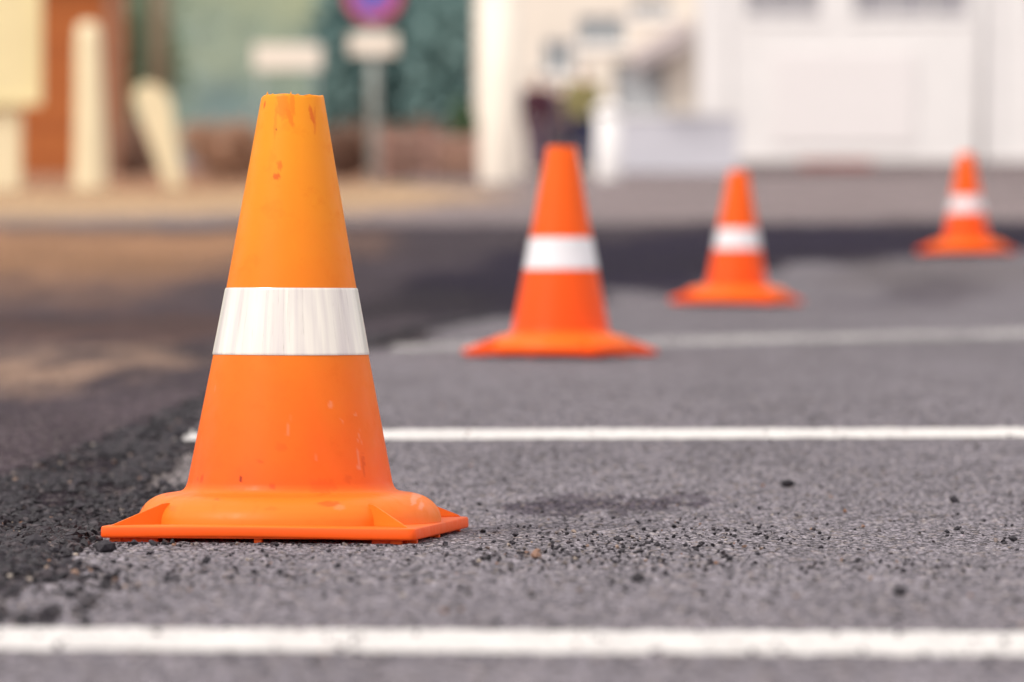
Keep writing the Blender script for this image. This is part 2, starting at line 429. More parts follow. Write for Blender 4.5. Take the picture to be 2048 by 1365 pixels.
# single stones one can point at: photograph pixel, width in pixels, label
STONES = [
    ((1577, 977), 24, 'flat black crumb on the grey asphalt, farthest of the loose stones to the right'),
    ((1908, 1008), 17, 'small flat black crumb on the grey asphalt near the right edge of the photo'),
    ((1275, 1168), 28, 'large black angular stone midway between the large cone and the right edge'),
    ((1330, 1154), 13, 'small black stone just behind and right of the large angular one'),
    ((1800, 1195), 28, 'black stone alone on grey asphalt, the nearest to the front line on the right'),
    ((1071, 1121), 22, 'reddish brown stone lying right of the large cone base'),
    ((2026, 1086), 15, 'small round black stone at the far right edge beside the gritty patch'),
    ((1030, 1077), 11, 'tiny black stone just right of the large cone base corner'),
    ((412, 1129), 16, 'black crumb in front of the large cone base, the nearest to its front edge'),
    ((333, 1168), 15, 'round black stone on bare asphalt between the cone and the front line'),
    ((238, 1184), 15, 'small black stone left of the round one in front of the cone'),
    ((462, 1161), 11, 'tiny black crumb in front of the middle of the large cone base'),
    ((212, 1108), 34, 'flat dark lump lying just in front of the left corner of the large cone base'),
    ((124, 1099), 20, 'dark angular stone at the near rim of the gravel spill'),
    ((68, 1101), 40, 'largest dark lump at the near rim of the gravel spill'),
    ((82, 1124), 18, 'small dark stone directly below the largest lump of the gravel spill'),
    ((30, 1188), 26, 'dark stone near the left edge, nearest of all to the front white line'),
    ((48, 1152), 28, 'flat dark stone at the left edge between gravel spill and front line'),
    ((684, 1306), 18, 'small blurred black stone sitting on the near edge of the front white line'),
    ((1915, 1064), 11, 'tiny black stone in the gritty patch at the right'),
    ((156, 1135), 16, 'small dark crumb alone in front of the gravel spill'),
]
for (px, py), w, lab in STONES:
    sx, sy = gp(px, py); r = w / 2 / F * sy * 1.3
    V0, F0 = ICO1; k = len(V0)
    nz = np.array([1 + .3 * math.sin(7 * a + px) * math.cos(5 * b + py) for a, b in V0[:, :2]])[:, None] * (1 + rng.uniform(-.25, .2, (k, 1)))
    P = V0 * nz * np.array([[1.05, .85, .66]]) * r
    o = quads('loose_stone', P, F0, M_CRUMB)
    tone = .93 if 'reddish' in lab else .1 + .4 * rnd.random()
    a = o.data.attributes.new('tone', 'FLOAT', 'POINT'); a.data.foreach_set('value', np.full(k, tone, np.float32))
    o.location = (sx, sy, float(G(sy)) + .0012 + r * .5); o.rotation_euler = (rnd.uniform(-.2, .2), rnd.uniform(-.2, .2), rnd.uniform(0, 6))
    setp(o, lab, 'stone', 'loose dark stones on the asphalt')

# ------------------------------------------------------------------ traffic cones
def orange(name, top, bottom, base_c, rough=.36, scuffs_glint=True):
    t = NT(name); tc = t.n('ShaderNodeTexCoord'); sp = t.n('ShaderNodeSeparateXYZ'); t.l(tc.outputs['Object'], sp.inputs[0])
    v = t.coord()
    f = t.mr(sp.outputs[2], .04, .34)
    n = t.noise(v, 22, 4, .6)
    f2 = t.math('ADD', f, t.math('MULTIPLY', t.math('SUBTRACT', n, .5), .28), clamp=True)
    c = t.mix(f2, bottom, top)  # yellower towards the top: light through the plastic painted into the colour
    low = t.mr(sp.outputs[2], .034, .044)
    c = t.mix(low, base_c, c)
    c = t.mix(t.mr(sp.outputs[2], .0118, .0142), tuple(q_ * m_ for q_, m_ in zip(bottom, (1, .9, 1))), c)
    # faint blotches where the plastic has weathered
    n3 = t.noise(v, 60, 5, .65)
    c = t.mix(t.mr(n3, .55, .75, 0, .18), c, tuple(x * .78 for x in bottom))
    if scuffs_glint:
        a = t.n('ShaderNodeAttribute', attribute_name='scuff_glint'); sc = t.sep(a.outputs['Color'])
        c = t.mix(sc[0], c, (.75, .085, .008)); c = t.mix(t.math('MULTIPLY', sc[1], .42), c, (.93, .52, .38)); c = t.mix(sc[2], c, (.22, .012, .008))
    t.put(t.b.inputs['Base Color'], c)
    t.put(t.b.inputs['Roughness'], t.mr(n3, .35, .7, rough, rough + .2))
    t.b.inputs['Specular IOR Level'].default_value = .25
    t.bump(t.noise(v, 340, 3), .06, .001)
    tl = t.n('ShaderNodeBsdfTranslucent'); t.l(c if isinstance(c, bpy.types.NodeSocket) else c, tl.inputs[0])
    mx = t.n('ShaderNodeMixShader'); mx.inputs[0].default_value = .22
    t.l(t.b.outputs[0], mx.inputs[1]); t.l(tl.outputs[0], mx.inputs[2]); t.l(mx.outputs[0], t.out.inputs[0])
    return t.m
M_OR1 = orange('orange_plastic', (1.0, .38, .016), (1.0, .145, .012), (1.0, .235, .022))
M_OR2 = orange('orange_plastic_deep', (1.0, .155, .008), (1.0, .100, .006), (1.0, .19, .012), scuffs_glint=False)
def band_material():
    t = NT('reflective_sheeting'); tc = t.n('ShaderNodeTexCoord'); sp = t.n('ShaderNodeSeparateXYZ'); t.l(tc.outputs['Object'], sp.inputs[0])
    ang = t.math('ARCTAN2', sp.outputs[1], sp.outputs[0])
    cb = t.n('ShaderNodeCombineXYZ'); t.put(cb.inputs[0], ang); t.put(cb.inputs[1], t.math('MULTIPLY', sp.outputs[2], 1.1)); v = cb.outputs[0]
    n = t.noise(v, 4.5, 3, .5); n2 = t.noise(v, 17, 2, .5)
    s = t.math('ADD', t.math('MULTIPLY', n, .82), t.math('MULTIPLY', n2, .18))
    c = t.mix(t.mr(s, .40, .60), (.68, .63, .61), (.86, .82, .74))
    # hairline creases
    mp = t.n('ShaderNodeMapping'); mp.inputs['Scale'].default_value = (1, .16, 1); t.l(v, mp.inputs[0])
    wn = t.noise(mp.outputs[0], 7, 5, .7)
    cf = t.mr(t.math('ABSOLUTE', t.math('SUBTRACT', wn, .5)), 0, .0045, .55, 0)
    c = t.mix(t.math('MULTIPLY', cf, t.math('GREATER_THAN', t.noise(v, 3, 2), .52)), c, (.34, .30, .25))
    t.put(t.b.inputs['Base Color'], c); t.b.inputs['Roughness'].default_value = .28; t.b.inputs['Metallic'].default_value = .12
    t.bump(s, .12, .002)
    return t.m
M_BAND = band_material()
M_BAND2 = simple('reflective_sheeting_cool', (.74, .73, .76), .35, .06, 40)

def wall_r(z):
    zs = [.0385, .1448, .1975, .350]; rs = [.0822, .0619, .0520, .0246]
    return np.interp(z, zs, rs)
def scuff_colours(V, tilt_x=0):
    """marks placed by (angle from the front, height): channel 0 = deep orange smear, 1 = pale scrape (on the base also the painted highlight), 2 = dark nick"""
    ang = np.arctan2(V[:, 0], -V[:, 1]); z = V[:, 2]; r = np.hypot(V[:, 0], V[:, 1]); u = ang * r
    out = np.zeros((len(V), 4), np.float32); out[:, 3] = 1
    K = .0003966
    def m(px, py, w, h, ch, st, tilt=0, soft=.5):
        zz = H + (682.5 - py) * K; rr = float(wall_r(zz)); s = max(-.98, min(.98, (px - 582) * K / rr)); uu = (math.asin(s) + R(9)) * rr
        du, dz = (u - uu), (z - zz); a, b = du * math.cos(tilt) + dz * math.sin(tilt), -du * math.sin(tilt) + dz * math.cos(tilt)
        nz = fbm(u * 900 + px, z * 420 + py, 2) - .5
        q = np.sqrt((a / (w * K)) ** 2 + (b / (h * K)) ** 2) + nz * 1.3
        f = np.clip((1 - q) / soft + .5, 0, 1) * st * (V[:, 1] < .0)
        out[:, ch] = np.maximum(out[:, ch], f)
    for px, py, w, h, ch, st, tl in (
        (532, 212, 3, 7, 0, .8, -.2), (572, 214, 14, 26, 0, .32, .1), (585, 235, 5, 20, 0, .4, .3), (556, 250, 3, 34, 0, .22, 0), (590, 215, 5, 24, 0, .34, .1),
        (628, 232, 5, 20, 0, .62, .35), (634, 246, 3, 26, 0, .35, 0), (566, 335, 5, 9, 0, .5, .1), (560, 357, 7, 6, 0, .7, -.3), (558, 262, 2, 2, 2, .8, 0),
        (495, 953, 3.2, 7, 2, .9, .1), (489, 947, 1.6, 2, 2, .6, 0), (414, 955, 6, 8, 0, .9, 0), (405, 955, 3, 4, 0, .7, 0), (558, 966, 4, 6, 0, .8, 0), (533, 918, 7, 3, 0, .6, 0),
        (671, 808, 5, 7, 1, .7, 0), (587, 858, 2, 17, 1, .45, -.15), (594, 840, 1.5, 10, 1, .3, .1), (718, 828, 4, 3, 1, .6, 0), (724, 870, 2, 12, 1, .5, -.2), (730, 880, 1.5, 9, 1, .5, .2),
        (692, 840, 2, 6, 1, .45, .6), (650, 910, 1.5, 9, 1, .35, 0), (643, 910, 1.5, 7, 1, .3, 0), (724, 912, 3, 16, 1, .6, .1), (725, 930, 5, 5, 1, .7, .5), (733, 925, 4, 20, 0, .6, .1),
        (437, 778, 2, 8, 1, .4, 0), (575, 890, 12, 7, 0, .25, 0), (655, 968, 24, 14, 0, .32, 0), (705, 955, 8, 8, 0, .35, 0), (410, 700, 2, 6, 1, .3, 0), (660, 640, 3, 3, 0, .3, 0)):
        m(px, py, w, h, ch, st, tl)
    return out

def base_marks(V):
    out = np.zeros((len(V), 4), np.float32); out[:, 3] = 1
    K = .0003966
    for px, py, w, h, ch, st in ((670, 1003, 20, 5, 0, .55), (690, 1010, 9, 5, 1, .4), (830, 1000, 6, 9, 1, .95), (845, 1012, 4, 9, 1, .95), (838, 995, 7, 3, 1, .9), (450, 995, 4, 3, 0, .5), (285, 1020, 2, 6, 2, .9), (281, 1024, 2, 4, 2, .8), (291, 1016, 1.5, 5, 2, .8),  # the strong pale marks on the right shoulder are a painted highlight
                                (360, 1015, 8, 5, 0, .25), (560, 1012, 12, 4, 0, .2), (340, 992, 3, 2, 0, .5)):
        x = (px - 580) * K; z = H + (682.5 - py) * K * .985
        nz = fbm(V[:, 0] * 900 + px, V[:, 2] * 900 + py, 4) - .5
        q = np.sqrt(((V[:, 0] * math.cos(R(9)) + V[:, 1] * math.sin(R(9)) - x) / (w * K)) ** 2 + ((V[:, 2] - z) / (h * K)) ** 2) + nz * 1.3
        out[:, ch] = np.maximum(out[:, ch], np.clip((1 - q) / .5 + .5, 0, 1) * st * (V[:, 1] < .03))
    return out

def setcol(o, arr):
    a = o.data.color_attributes.new('scuff_glint', 'FLOAT_COLOR', 'POINT'); a.data.foreach_set('color', arr.astype(np.float32).ravel())

HALF = .1237
def build_cone():
    root = empty('traffic_cone', (0, 0, 0))
    # hollow body: outer wall, rolled rim, inner wall
    prof = [(.0985, .0338), (.0905, .0362), (.0868, .0368), (.0842, .0382), (.0825, .0405)]
    for z in np.linspace(.044, .3475, 30): prof.append((float(wall_r(z)) - .0004 * math.sin((z - .04) / .31 * PI), z))
    prof += [(.0246, .3492), (.0239, .3500), (.0228, .3499), (.0222, .3488), (.0225, .335), (.05, .19), (.079, .040), (.086, .0345)]
    P = resample(prof, .0016)
    V, Q = lathe(P, 240)
    # the cut mouth of the cone is slightly uneven
    top = np.clip((V[:, 2] - .347) / .003, 0, 1); a = np.arctan2(V[:, 1], V[:, 0])
    V[:, 2] += top * (.0005 * np.sin(3 * a + 1) + .0003 * np.sin(7 * a)) 
    lean = (V[:, 2] - .03) * .0135; V[:, 0] += lean * .5
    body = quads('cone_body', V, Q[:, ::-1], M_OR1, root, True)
    setcol(body, scuff_colours(V))
    # torn plastic burrs on the mouth
    for ang, hgt, wd in ((-2.35, .0034, .0012), (-2.1, .0014, .003), (-1.42, .0030, .0008), (-1.2, .0010, .002), (-.8, .0008, .004), (2.3, .002, .002)):
        bm = bmesh.new()
        cx, cy = .0238 * math.cos(ang) + .002, .0238 * math.sin(ang)
        t = Vector((-math.sin(ang), math.cos(ang), 0)) * wd; rr = Vector((math.cos(ang), math.sin(ang), 0)) * .0005
        b = Vector((cx, cy, .3496)); vs = [bm.verts.new(b - t - rr), bm.verts.new(b + t - rr), bm.verts.new(b + t + rr), bm.verts.new(b - t + rr), bm.verts.new(b + t * .3 + Vector((0, 0, hgt)))]
        for f in ((0, 1, 4), (1, 2, 4), (2, 3, 4), (3, 0, 4), (3, 2, 1, 0)): bm.faces.new([vs[i] for i in f])
        me = bpy.data.meshes.new('burr'); bm.to_mesh(me); bm.free(); link('burr', me, M_OR1, body)
    # reflective band
    pb = [(float(wall_r(z)) + (.00045 if .1452 < z < .1971 else .0001), z) for z in np.linspace(.1448, .1975, 40)]
    Vb, Qb = lathe(resample(pb, .0013), 240)
    a = np.arctan2(Vb[:, 1], Vb[:, 0]); k = 1 + .0016 * np.sin(a * 23 + 4 * np.sin(a * 5)) * np.sin((Vb[:, 2] - .1448) / .0527 * PI)
    Vb[:, :2] *= k[:, None]; Vb[:, 0] += (Vb[:, 2] - .03) * .0135 * .5
    Vb[:, 2] += .00025 * np.sin(a * 2 + .6)
    quads('reflective_band', Vb, Qb[:, ::-1], M_BAND, root, True)
    # base: raised round shoulder on a square plate
    ps = [(.0845, .0366), (.0925, .0358), (.1005, .0348), (.1075, .0323), (.1130, .0285), (.1170, .0240), (.1195, .0190), (.1203, .0120)]
    ps = np.array(ps); tt = np.linspace(0, len(ps) - 1, 60)
    # smooth the shoulder profile
    from numpy import interp
    pr = np.stack([interp(tt, range(len(ps)), ps[:, 0]), interp(tt, range(len(ps)), ps[:, 1])], -1)
    for _ in range(12): pr[1:-1] = (pr[:-2] + 2 * pr[1:-1] + pr[2:]) / 4
    Vs, Qs = lathe(pr, 240)
    bm = bmesh.new()
    nseg = 28; zt, zb = .0134, .0042
    r0 = .006                                   # corner radius
    ring = []
    for cx, cy, a0 in ((1, 1, 0), (-1, 1, 90), (-1, -1, 180), (1, -1, 270)):
        for q in range(5):
            an = R(a0 + q * 22.5); ring.append(((HALF - r0) * cx + r0 * math.cos(an), (HALF - r0) * cy + r0 * math.sin(an)))
    ring = resample(ring + [ring[0]], .006)[:-1]
    def warp(x, y): return .0007 * math.cos(x / HALF * PI * .9 + .5) - .0004 * (y / HALF)
    layers = []
    for z, ins in ((zb, .0022), (zb + .0006, .0005), (zb + .002, 0), (zt - .0012, .0003), (zt - .0003, .0009), (zt, .0022), (zt + .0003, .012)):
        layers.append([bm.verts.new((p[0] * (1 - ins / HALF), p[1] * (1 - ins / HALF), z + warp(*p))) for p in ring])
    n = len(ring)
    for a_, b_ in zip(layers[:-1], layers[1:]):
        for i_ in range(n): bm.faces.new((a_[i_], a_[(i_ + 1) % n], b_[(i_ + 1) % n], b_[i_]))
    bm.faces.new(layers[-1]); bm.faces.new(layers[0][::-1])
    off = len(bm.verts); vv = [bm.verts.new(v) for v in Vs]
    for q in Qs[:, ::-1]: bm.faces.new([vv[i_] for i_ in q])
    me = bpy.data.meshes.new('base'); bm.to_mesh(me); bm.free()
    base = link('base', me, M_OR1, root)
    sm = [len(p.vertices) == 4 for p in me.polygons]; me.polygons.foreach_set('use_smooth', sm)
    cv = np.zeros(len(me.vertices) * 3); me.vertices.foreach_get('co', cv); setcol(base, base_marks(cv.reshape(-1, 3)))
    # corner gussets
    for k in range(4):
        an = PI / 4 + k * PI / 2; d = Vector((math.cos(an), math.sin(an), 0)); s = Vector((-d.y, d.x, 0)) * .0010
        top = [(.1655, .0125), (.1625, .0142), (.1190, .0292), (.1140, .0298), (.105, .0290), (.105, .0125)]
        L = [d * q + Vector((0, 0, z)) - s for q, z in top]; Rr = [d * q + Vector((0, 0, z)) + s for q, z in top]
        N = len(top); Fc = [tuple(range(N)), tuple(range(2 * N - 1, N - 1, -1))] + [(i_, N + i_, N + (i_ + 1) % N, (i_ + 1) % N) for i_ in range(N)]
        g = mesh('gusset', L + Rr, Fc, M_OR1, base)
        bm = bmesh.new(); bm.from_mesh(g.data); bmesh.ops.recalc_face_normals(bm, faces=bm.faces); bmesh.ops.bevel(bm, geom=bm.edges[:], offset=.0004, segments=2, affect='EDGES'); bm.to_mesh(g.data); bm.free()
    # moulded feet under the plate: a recessed skirt in pieces and small studs
    sk = []
    q = HALF - .0115
    for sgn in (-1, 1):
        for a0, a1 in ((-.112, -.080), (-.004, .002), (.088, .108)):
            sk.append((((a0 + a1) / 2, sgn * q, .00275), (a1 - a0, .003, .0036)))
            sk.append(((sgn * q, (a0 + a1) / 2 * .94, .0027), (.003, (a1 - a0) * .9, .0035)))
    for q_ in sk: boxes('skirt', [q_], M_OR2, base)
    box('under_rib', (0, -.03, .0030), (.19, .004, .0028), M_OR2, base)
    for fx_, fy_ in ((-.113, -.113), (.107, -.113), (0, -.116), (.113, .113), (-.113, .113), (.116, 0), (-.116, 0), (.116, -.098)):
        box('foot', (fx_, fy_, .0021), (.006 if abs(fx_) < .01 else .009, .006, .0043), M_OR1, base, bev=.0006)
    return root
def children(o): return [c for c in bpy.data.objects if c.parent == o]
def copy_tree(o, parent=None):
    c = o.copy(); COL.objects.link(c); c.parent = parent
    for ch in children(o): copy_tree(ch, c)
    return c
def place(root, px, d, z, rz, label, s=1):
    root.location = (at(px, d), d, z); root.rotation_euler.z = rz; root.scale = (s,) * 3
    setp(root, label, 'traffic cone', 'orange traffic cones in a row')
cone = build_cone()
others = [copy_tree(cone) for _ in range(3)]
def recolour(o):
    for c in children(o):
        if c.type == 'MESH':
            c.material_slots[0].link = 'OBJECT'
            c.material_slots[0].material = M_BAND2 if c.name.startswith('reflective') else M_OR2
        recolour(c)
for o in others: recolour(o)
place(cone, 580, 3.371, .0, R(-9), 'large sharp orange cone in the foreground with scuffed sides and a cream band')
cone.children[0].location.x = .0
place(others[0], 1121, 7.0, float(G(7.0)) + .001, R(-26), 'red orange cone turned cornerwise on the asphalt, the nearest behind the large one')
place(others[1], 1473, 11.15, float(G(11.15)) + .001, R(-20), 'blurred orange cone standing left of the most distant one, beyond the faded line')
place(others[2], 1933, 14.85, float(G(14.85)) + .001, R(-22), 'most distant and smallest orange cone, by the right edge of the photo')

others[0].scale = (.985,) * 3
for o in others[1:]:
    for c in children(o):
        if c.name.startswith('base'): c.scale = (1.14, 1.14, 1.25)
others[1].rotation_euler.y = R(.6); others[2].rotation_euler.y = R(-.7)

# ------------------------------------------------------------------ background
M_WHITE = simple('white_render', (.84, .825, .82), .8, .03, 1.2)
M_WARMW = simple('cream_render', (.82, .75, .65), .8, .05, 1.2)
M_CREAM = simple('cream_paint', (.74, .65, .38), .6, .05, 3)
M_CREAM2 = simple('pale_plastic', (.78, .69, .46), .5, .04, 3)
M_GLASS = simple('window_glass', (.26, .30, .32), .15, .1, 2)
M_DGLASS = simple('dark_window_glass', (.34, .33, .36), .2, .1, 2)
M_METAL = simple('grey_metal', (.32, .36, .34), .45, .08, 5, metal=.3)
M_ROOF = simple('roof_sheet', (.30, .29, .29), .7, .1, 3)
M_REDK = simple('red_kerb_stone', (.48, .20, .17), .8, .1, 3)
M_KERB = simple('kerb_stone', (.26, .22, .22), .85, .1, 3)
M_AWN = simple('awning_cloth', (.40, .35, .35), .8, .08, 4)
M_BARK = simple('bark', (.13, .10, .075), .9, .25, 6, bump=.02)
def leafmat(name, c, hi):
    t = NT(name); a = t.n('ShaderNodeAttribute', attribute_name='tone')
    t.put(t.b.inputs['Base Color'], t.mix(a.outputs['Fac'], c, hi)); t.b.inputs['Roughness'].default_value = .6
    tl = t.n('ShaderNodeBsdfTranslucent'); tl.inputs[0].default_value = (*hi, 1); mx = t.n('ShaderNodeMixShader'); mx.inputs[0].default_value = .25
    t.l(t.b.outputs[0], mx.inputs[1]); t.l(tl.outputs[0], mx.inputs[2]); t.l(mx.outputs[0], t.out.inputs[0])
    return t.m
M_LF = [leafmat('foliage_green', (.17, .27, .19), (.38, .46, .28)), leafmat('foliage_blue_green', (.11, .22, .22), (.22, .34, .32)), leafmat('foliage_olive', (.30, .35, .20), (.52, .54, .34))]
M_DRY = leafmat('dry_brush', (.30, .165, .105), (.58, .36, .24)); M_DRY2 = leafmat('dark_dry_brush', (.14, .07, .05), (.34, .195, .13)); M_DGR = leafmat('hedge_leaf', (.03, .07, .03), (.10, .19, .07))  # sunlight and shade of the shrubs put into a lighter and a darker brown

def leaves(name, centre, rad, n, size, mat, parent, lumps=9):
    """crown of leaf faces gathered in clumps through the volume"""
    C = rng.normal(size=(lumps, 3)); C /= np.linalg.norm(C, axis=1)[:, None]; C *= rng.uniform(.25, .72, (lumps, 1))
    k = rng.integers(0, lumps, n); P = C[k] + rng.normal(size=(n, 3)) * rng.uniform(.16, .27, (lumps, 1))[k]
    P = P * np.array(rad)[None] + np.array(centre)[None]
    A = rng.normal(size=(n, 3)); A /= np.linalg.norm(A, axis=1)[:, None]; B = np.cross(A, rng.normal(size=(n, 3))); B /= np.linalg.norm(B, axis=1)[:, None]
    s = size * rng.uniform(.6, 1.3, (n, 1))
    V = np.stack([P - A * s, P - B * s * .5, P + A * s, P + B * s * .5], 1).reshape(-1, 3)
    o = quads(name, V, np.arange(4 * n).reshape(-1, 4), mat, parent)
    a = o.data.attributes.new('tone', 'FLOAT', 'POINT')
    a.data.foreach_set('value', np.repeat(np.clip(rng.random(lumps)[k] * .7 + rng.random(n) * .3, 0, 1), 4).astype(np.float32)); return o
def tree(name, label, px, d, crown_py, rad, n, mat, cat='tree', group=None, size=.22):
    x = at(px, d); z0 = float(G(d)); zc = hz(crown_py, d); r = empty(name, (x, d, z0))
    hgt = zc - z0
    tube('trunk', [(0, 0, -.1), (.05, 0, hgt * .3), (-.04, .05, hgt * .65), (.02, 0, hgt)], [.2, .15, .11, .05], M_BARK, r)
    for k in range(4):
        an = k * 1.7 + px; tube('limb', [(0, 0, hgt * (.45 + .08 * k)), (.3 * rad[0] * math.cos(an), .3 * rad[1] * math.sin(an), hgt * (.62 + .08 * k)), (.6 * rad[0] * math.cos(an), .6 * rad[1] * math.sin(an), hgt * (.8 + .1 * k))], [.07, .05, .02], M_BARK, r, 8)
    leaves('crown', (0, 0, hgt), rad, n, size, mat, r, 14)
    setp(r, label, cat, group)
TG = 'trees on the slope behind the car park'
tree('conifer_tree', 'dark blue green tree behind the no parking sign', 730, 122, 170, (2.0, 2, 3.4), 9000, M_LF[1], group=TG)
tree('conifer_tree', 'tall blue green tree between the round sign and the cream house', 850, 128, 60, (2.1, 2, 3.8), 10000, M_LF[1], group=TG)
tree('conifer_tree', 'dark tree right beside the corner of the cream house', 925, 118, 180, (1.6, 2, 3.0), 8000, M_LF[1], group=TG)
tree('broadleaf_tree', 'large green tree half hidden by the wooden hut', 200, 126, 60, (3, 2, 3.6), 8000, M_LF[0], group=TG)
# wooded hillside behind them
def hill_mat():
    t = NT('wooded_hillside'); v = t.coord(); n = t.noise(v, .35, 5, .65); n2 = t.noise(v, .09, 3)
    c = t.mix(t.mr(n, .35, .65), (.16, .20, .14), (.27, .29, .17)); c = t.mix(t.mr(n2, .4, .6, 0, .7), c, (.10, .16, .175))
    t.put(t.b.inputs['Base Color'], c); t.b.inputs['Roughness'].default_value = .9; t.bump(n, 1, 1.5); return t.m
hx = np.linspace(-160, 160, 161); hy = np.linspace(140, 380, 100); HX, HY = np.meshgrid(hx, hy); a, b = HX.ravel(), HY.ravel()
hzv = G(b) - .5 + np.clip((b - 142) / 200, 0, 1) ** .8 * 95 * (1 + .25 * np.sin(a * .03)) + (fbm(a * .16, b * .16, 8) - .5) * 5 * np.clip((b - 142) / 12, 0, 1)
i = np.arange(99)[:, None] * 161 + np.arange(160)[None]
o = quads('hillside', np.stack([a, b, hzv], -1), np.stack([i, i + 1, i + 162, i + 161], -1).reshape(-1, 4), hill_mat(), smooth=True)
setp(o, 'green wooded hillside behind the car park', kind='structure')

# dry brown shrubs along the verge
def shrub(label, px0, px1, ytop, d, mat, name='dry_shrub', n=5000, size=.05, group='dry brown shrubs along the verge'):
    x0, x1 = at(px0, d), at(px1, d); z0 = float(G(d)); hgt = hz(ytop, d) - z0
    r = empty(name, ((x0 + x1) / 2, d, z0)); w = (x1 - x0) / 2
    leaves('foliage', (0, 0, hgt * .46), (w * 1.02, .7, hgt * .56), n, size, mat, r, 12)
    for k in range(6):
        an = k * 1.05; tube('stem', [(0, 0, -.05), (w * .35 * math.cos(an), .2 * math.sin(an), hgt * .4), (w * .7 * math.cos(an), .4 * math.sin(an), hgt * .8)], [.025, .018, .006], M_BARK, r, 6)
    setp(r, label, 'shrub', group)
shrub('light brown rounded shrub left of the large cone, coloured as if sunlit', 368, 540, 232, 58, M_DRY)
shrub('brown shrub hidden mostly behind the top of the large cone', 520, 650, 262, 60, M_DRY)
shrub('reddish brown shrub just right of the large cone top', 640, 770, 246, 60, M_DRY2)
shrub('dark brown shrub below the round sign', 740, 840, 250, 57, M_DRY2)
shrub('tallest dark brown shrub right of the round sign post', 815, 915, 225, 61, M_DRY2)
shrub('low brown shrub next to the cream house corner', 880, 965, 275, 59, M_DRY)
shrub('green leafy shrub growing against the cream house corner', 890, 962, 200, 66, M_DGR, 'green_shrub', group=None)
shrub('dark shrub in the gap between wooden hut and leaning slab', 228, 300, 245, 66, M_DRY2, 'dark_shrub', group=None)
# low wooden rail among the shrubs
r = empty('wooden_rail', (at(860, 55), 55, float(G(55)))); M_RAIL = simple('weathered_pink_wood', (.34, .20, .16), .8, .15, 5)
for k, dx in enumerate((-.62, 0, .62)): box('post', (dx, 0, .3), (.09, .09, .72), M_RAIL, r, bev=.01)
box('rail', (0, -.06, .50), (1.5, .03, .14), M_RAIL, r, bev=.005); box('rail', (0, -.06, .22), (1.5, .03, .10), M_RAIL, r, bev=.005)
setp(r, 'low weathered wooden rail in front of the brown shrubs', 'fence')

# wooden hut on the left
def plank_mat():
    t = NT('orange_brown_boards'); tc = t.n('ShaderNodeTexCoord'); sp = t.n('ShaderNodeSeparateXYZ'); t.l(tc.outputs['Object'], sp.inputs[0])
    row = t.math('FLOOR', t.math('DIVIDE', sp.outputs[2], .18)); wn = t.n('ShaderNodeTexWhiteNoise', noise_dimensions='1D'); t.l(row, wn.inputs['W'])
    v = t.coord((1, 1, 9)); n = t.noise(v, 2.5, 4)
    f = t.math('ADD', t.math('MULTIPLY', wn.outputs[0], .5), t.math('MULTIPLY', n, .5))
    t.put(t.b.inputs['Base Color'], t.mix(f, (.34, .085, .016), (.50, .155, .034))); t.b.inputs['Roughness'].default_value = .7; return t.m
M_PLANK = plank_mat()
d = 76; x1 = at(218, d); x0 = x1 - 6.5; z0 = float(G(d)); hut = empty('wooden_hut', ((x0 + x1) / 2, d, z0)); W = (x1 - x0)
NB = 22
bm = bmesh.new()
bm_box(bm, (0, 2.1, 1.95), (W - .1, 4.0, 4.1))
for k in range(NB): bm_box(bm, (0, .075 + .0, .09 + k * .18), (W, .05, .172), rx=R(5))
me = bpy.data.meshes.new('wall'); bm.to_mesh(me); bm.free(); link('wall', me, M_PLANK, hut)
mesh('roof', [(-W / 2 - .4, -.5, 3.9), (W / 2 + .4, -.5, 3.9), (W / 2 + .4, 4.6, 3.9), (-W / 2 - .4, 4.6, 3.9), (-W / 2 - .4, 2.05, 5.3), (W / 2 + .4, 2.05, 5.3)], [(0, 1, 5, 4), (2, 3, 4, 5), (0, 4, 3), (1, 2, 5), (0, 3, 2, 1)], M_ROOF, hut)
box('corner_board', (W / 2 + .02, .03, 1.95), (.14, .14, 4.0), simple('corner_board_paint', (.30, .17, .11), .7), hut)
dr = box('door', (-1.8, .02, 1.05), (.95, .06, 2.1), simple('door_brown', (.16, .06, .03), .6), hut, bev=.01); box('handle', (-1.45, -.03, 1.05), (.12, .04, .03), M_METAL, dr)
setp(hut, 'orange brown boarded wooden hut at the left edge', 'hut')

# cream notice board on a post, cream post, leaning slab
d = 40; z0 = float(G(d)); x = at(8, d)
r = empty('notice_board', (x, d, z0))
box('post', (0, .05, .99), (.155 * 2, .16, 2.0), M_CREAM2, r, bev=.02)
pn = box('panel', (-.42, -.07, hz(210, d) - z0 + .75), (1.52, .05, 1.5), M_CREAM, r, bev=.01)
boxes('frame', [((-.42, -.11, hz(210, d) - z0 + .02), (1.56, .05, .06)), ((-.42, -.11, hz(210, d) - z0 + 1.5), (1.56, .05, .06)), ((.34, -.11, hz(210, d) - z0 + .76), (.05, .05, 1.42)), ((-1.18, -.11, hz(210, d) - z0 + .76), (.05, .05, 1.42))], M_CREAM, pn)
setp(r, 'large cream board on a thick pale post at the left edge', 'notice board')
x = at(181, d); zt = hz(45, d) - z0
o = tube('cream_bollard', [(0, 0, -.05), (0, 0, .05), (.0, 0, .5), (-.02, 0, zt - .16), (-.02, 0, zt - .04), (-.02, 0, zt)], [.165, .16, .145, .115, .10, .06], M_CREAM2, None, 20)
o.location = (x, d, z0); setp(o, 'upright pale cream bollard with rounded top in front of the wooden hut', 'bollard')
d = 43; z0 = float(G(d)); x = at(350, d)
bm = bmesh.new(); hh = hz(168, d) - z0
zsn = np.linspace(0, 1, 14)
pv = []
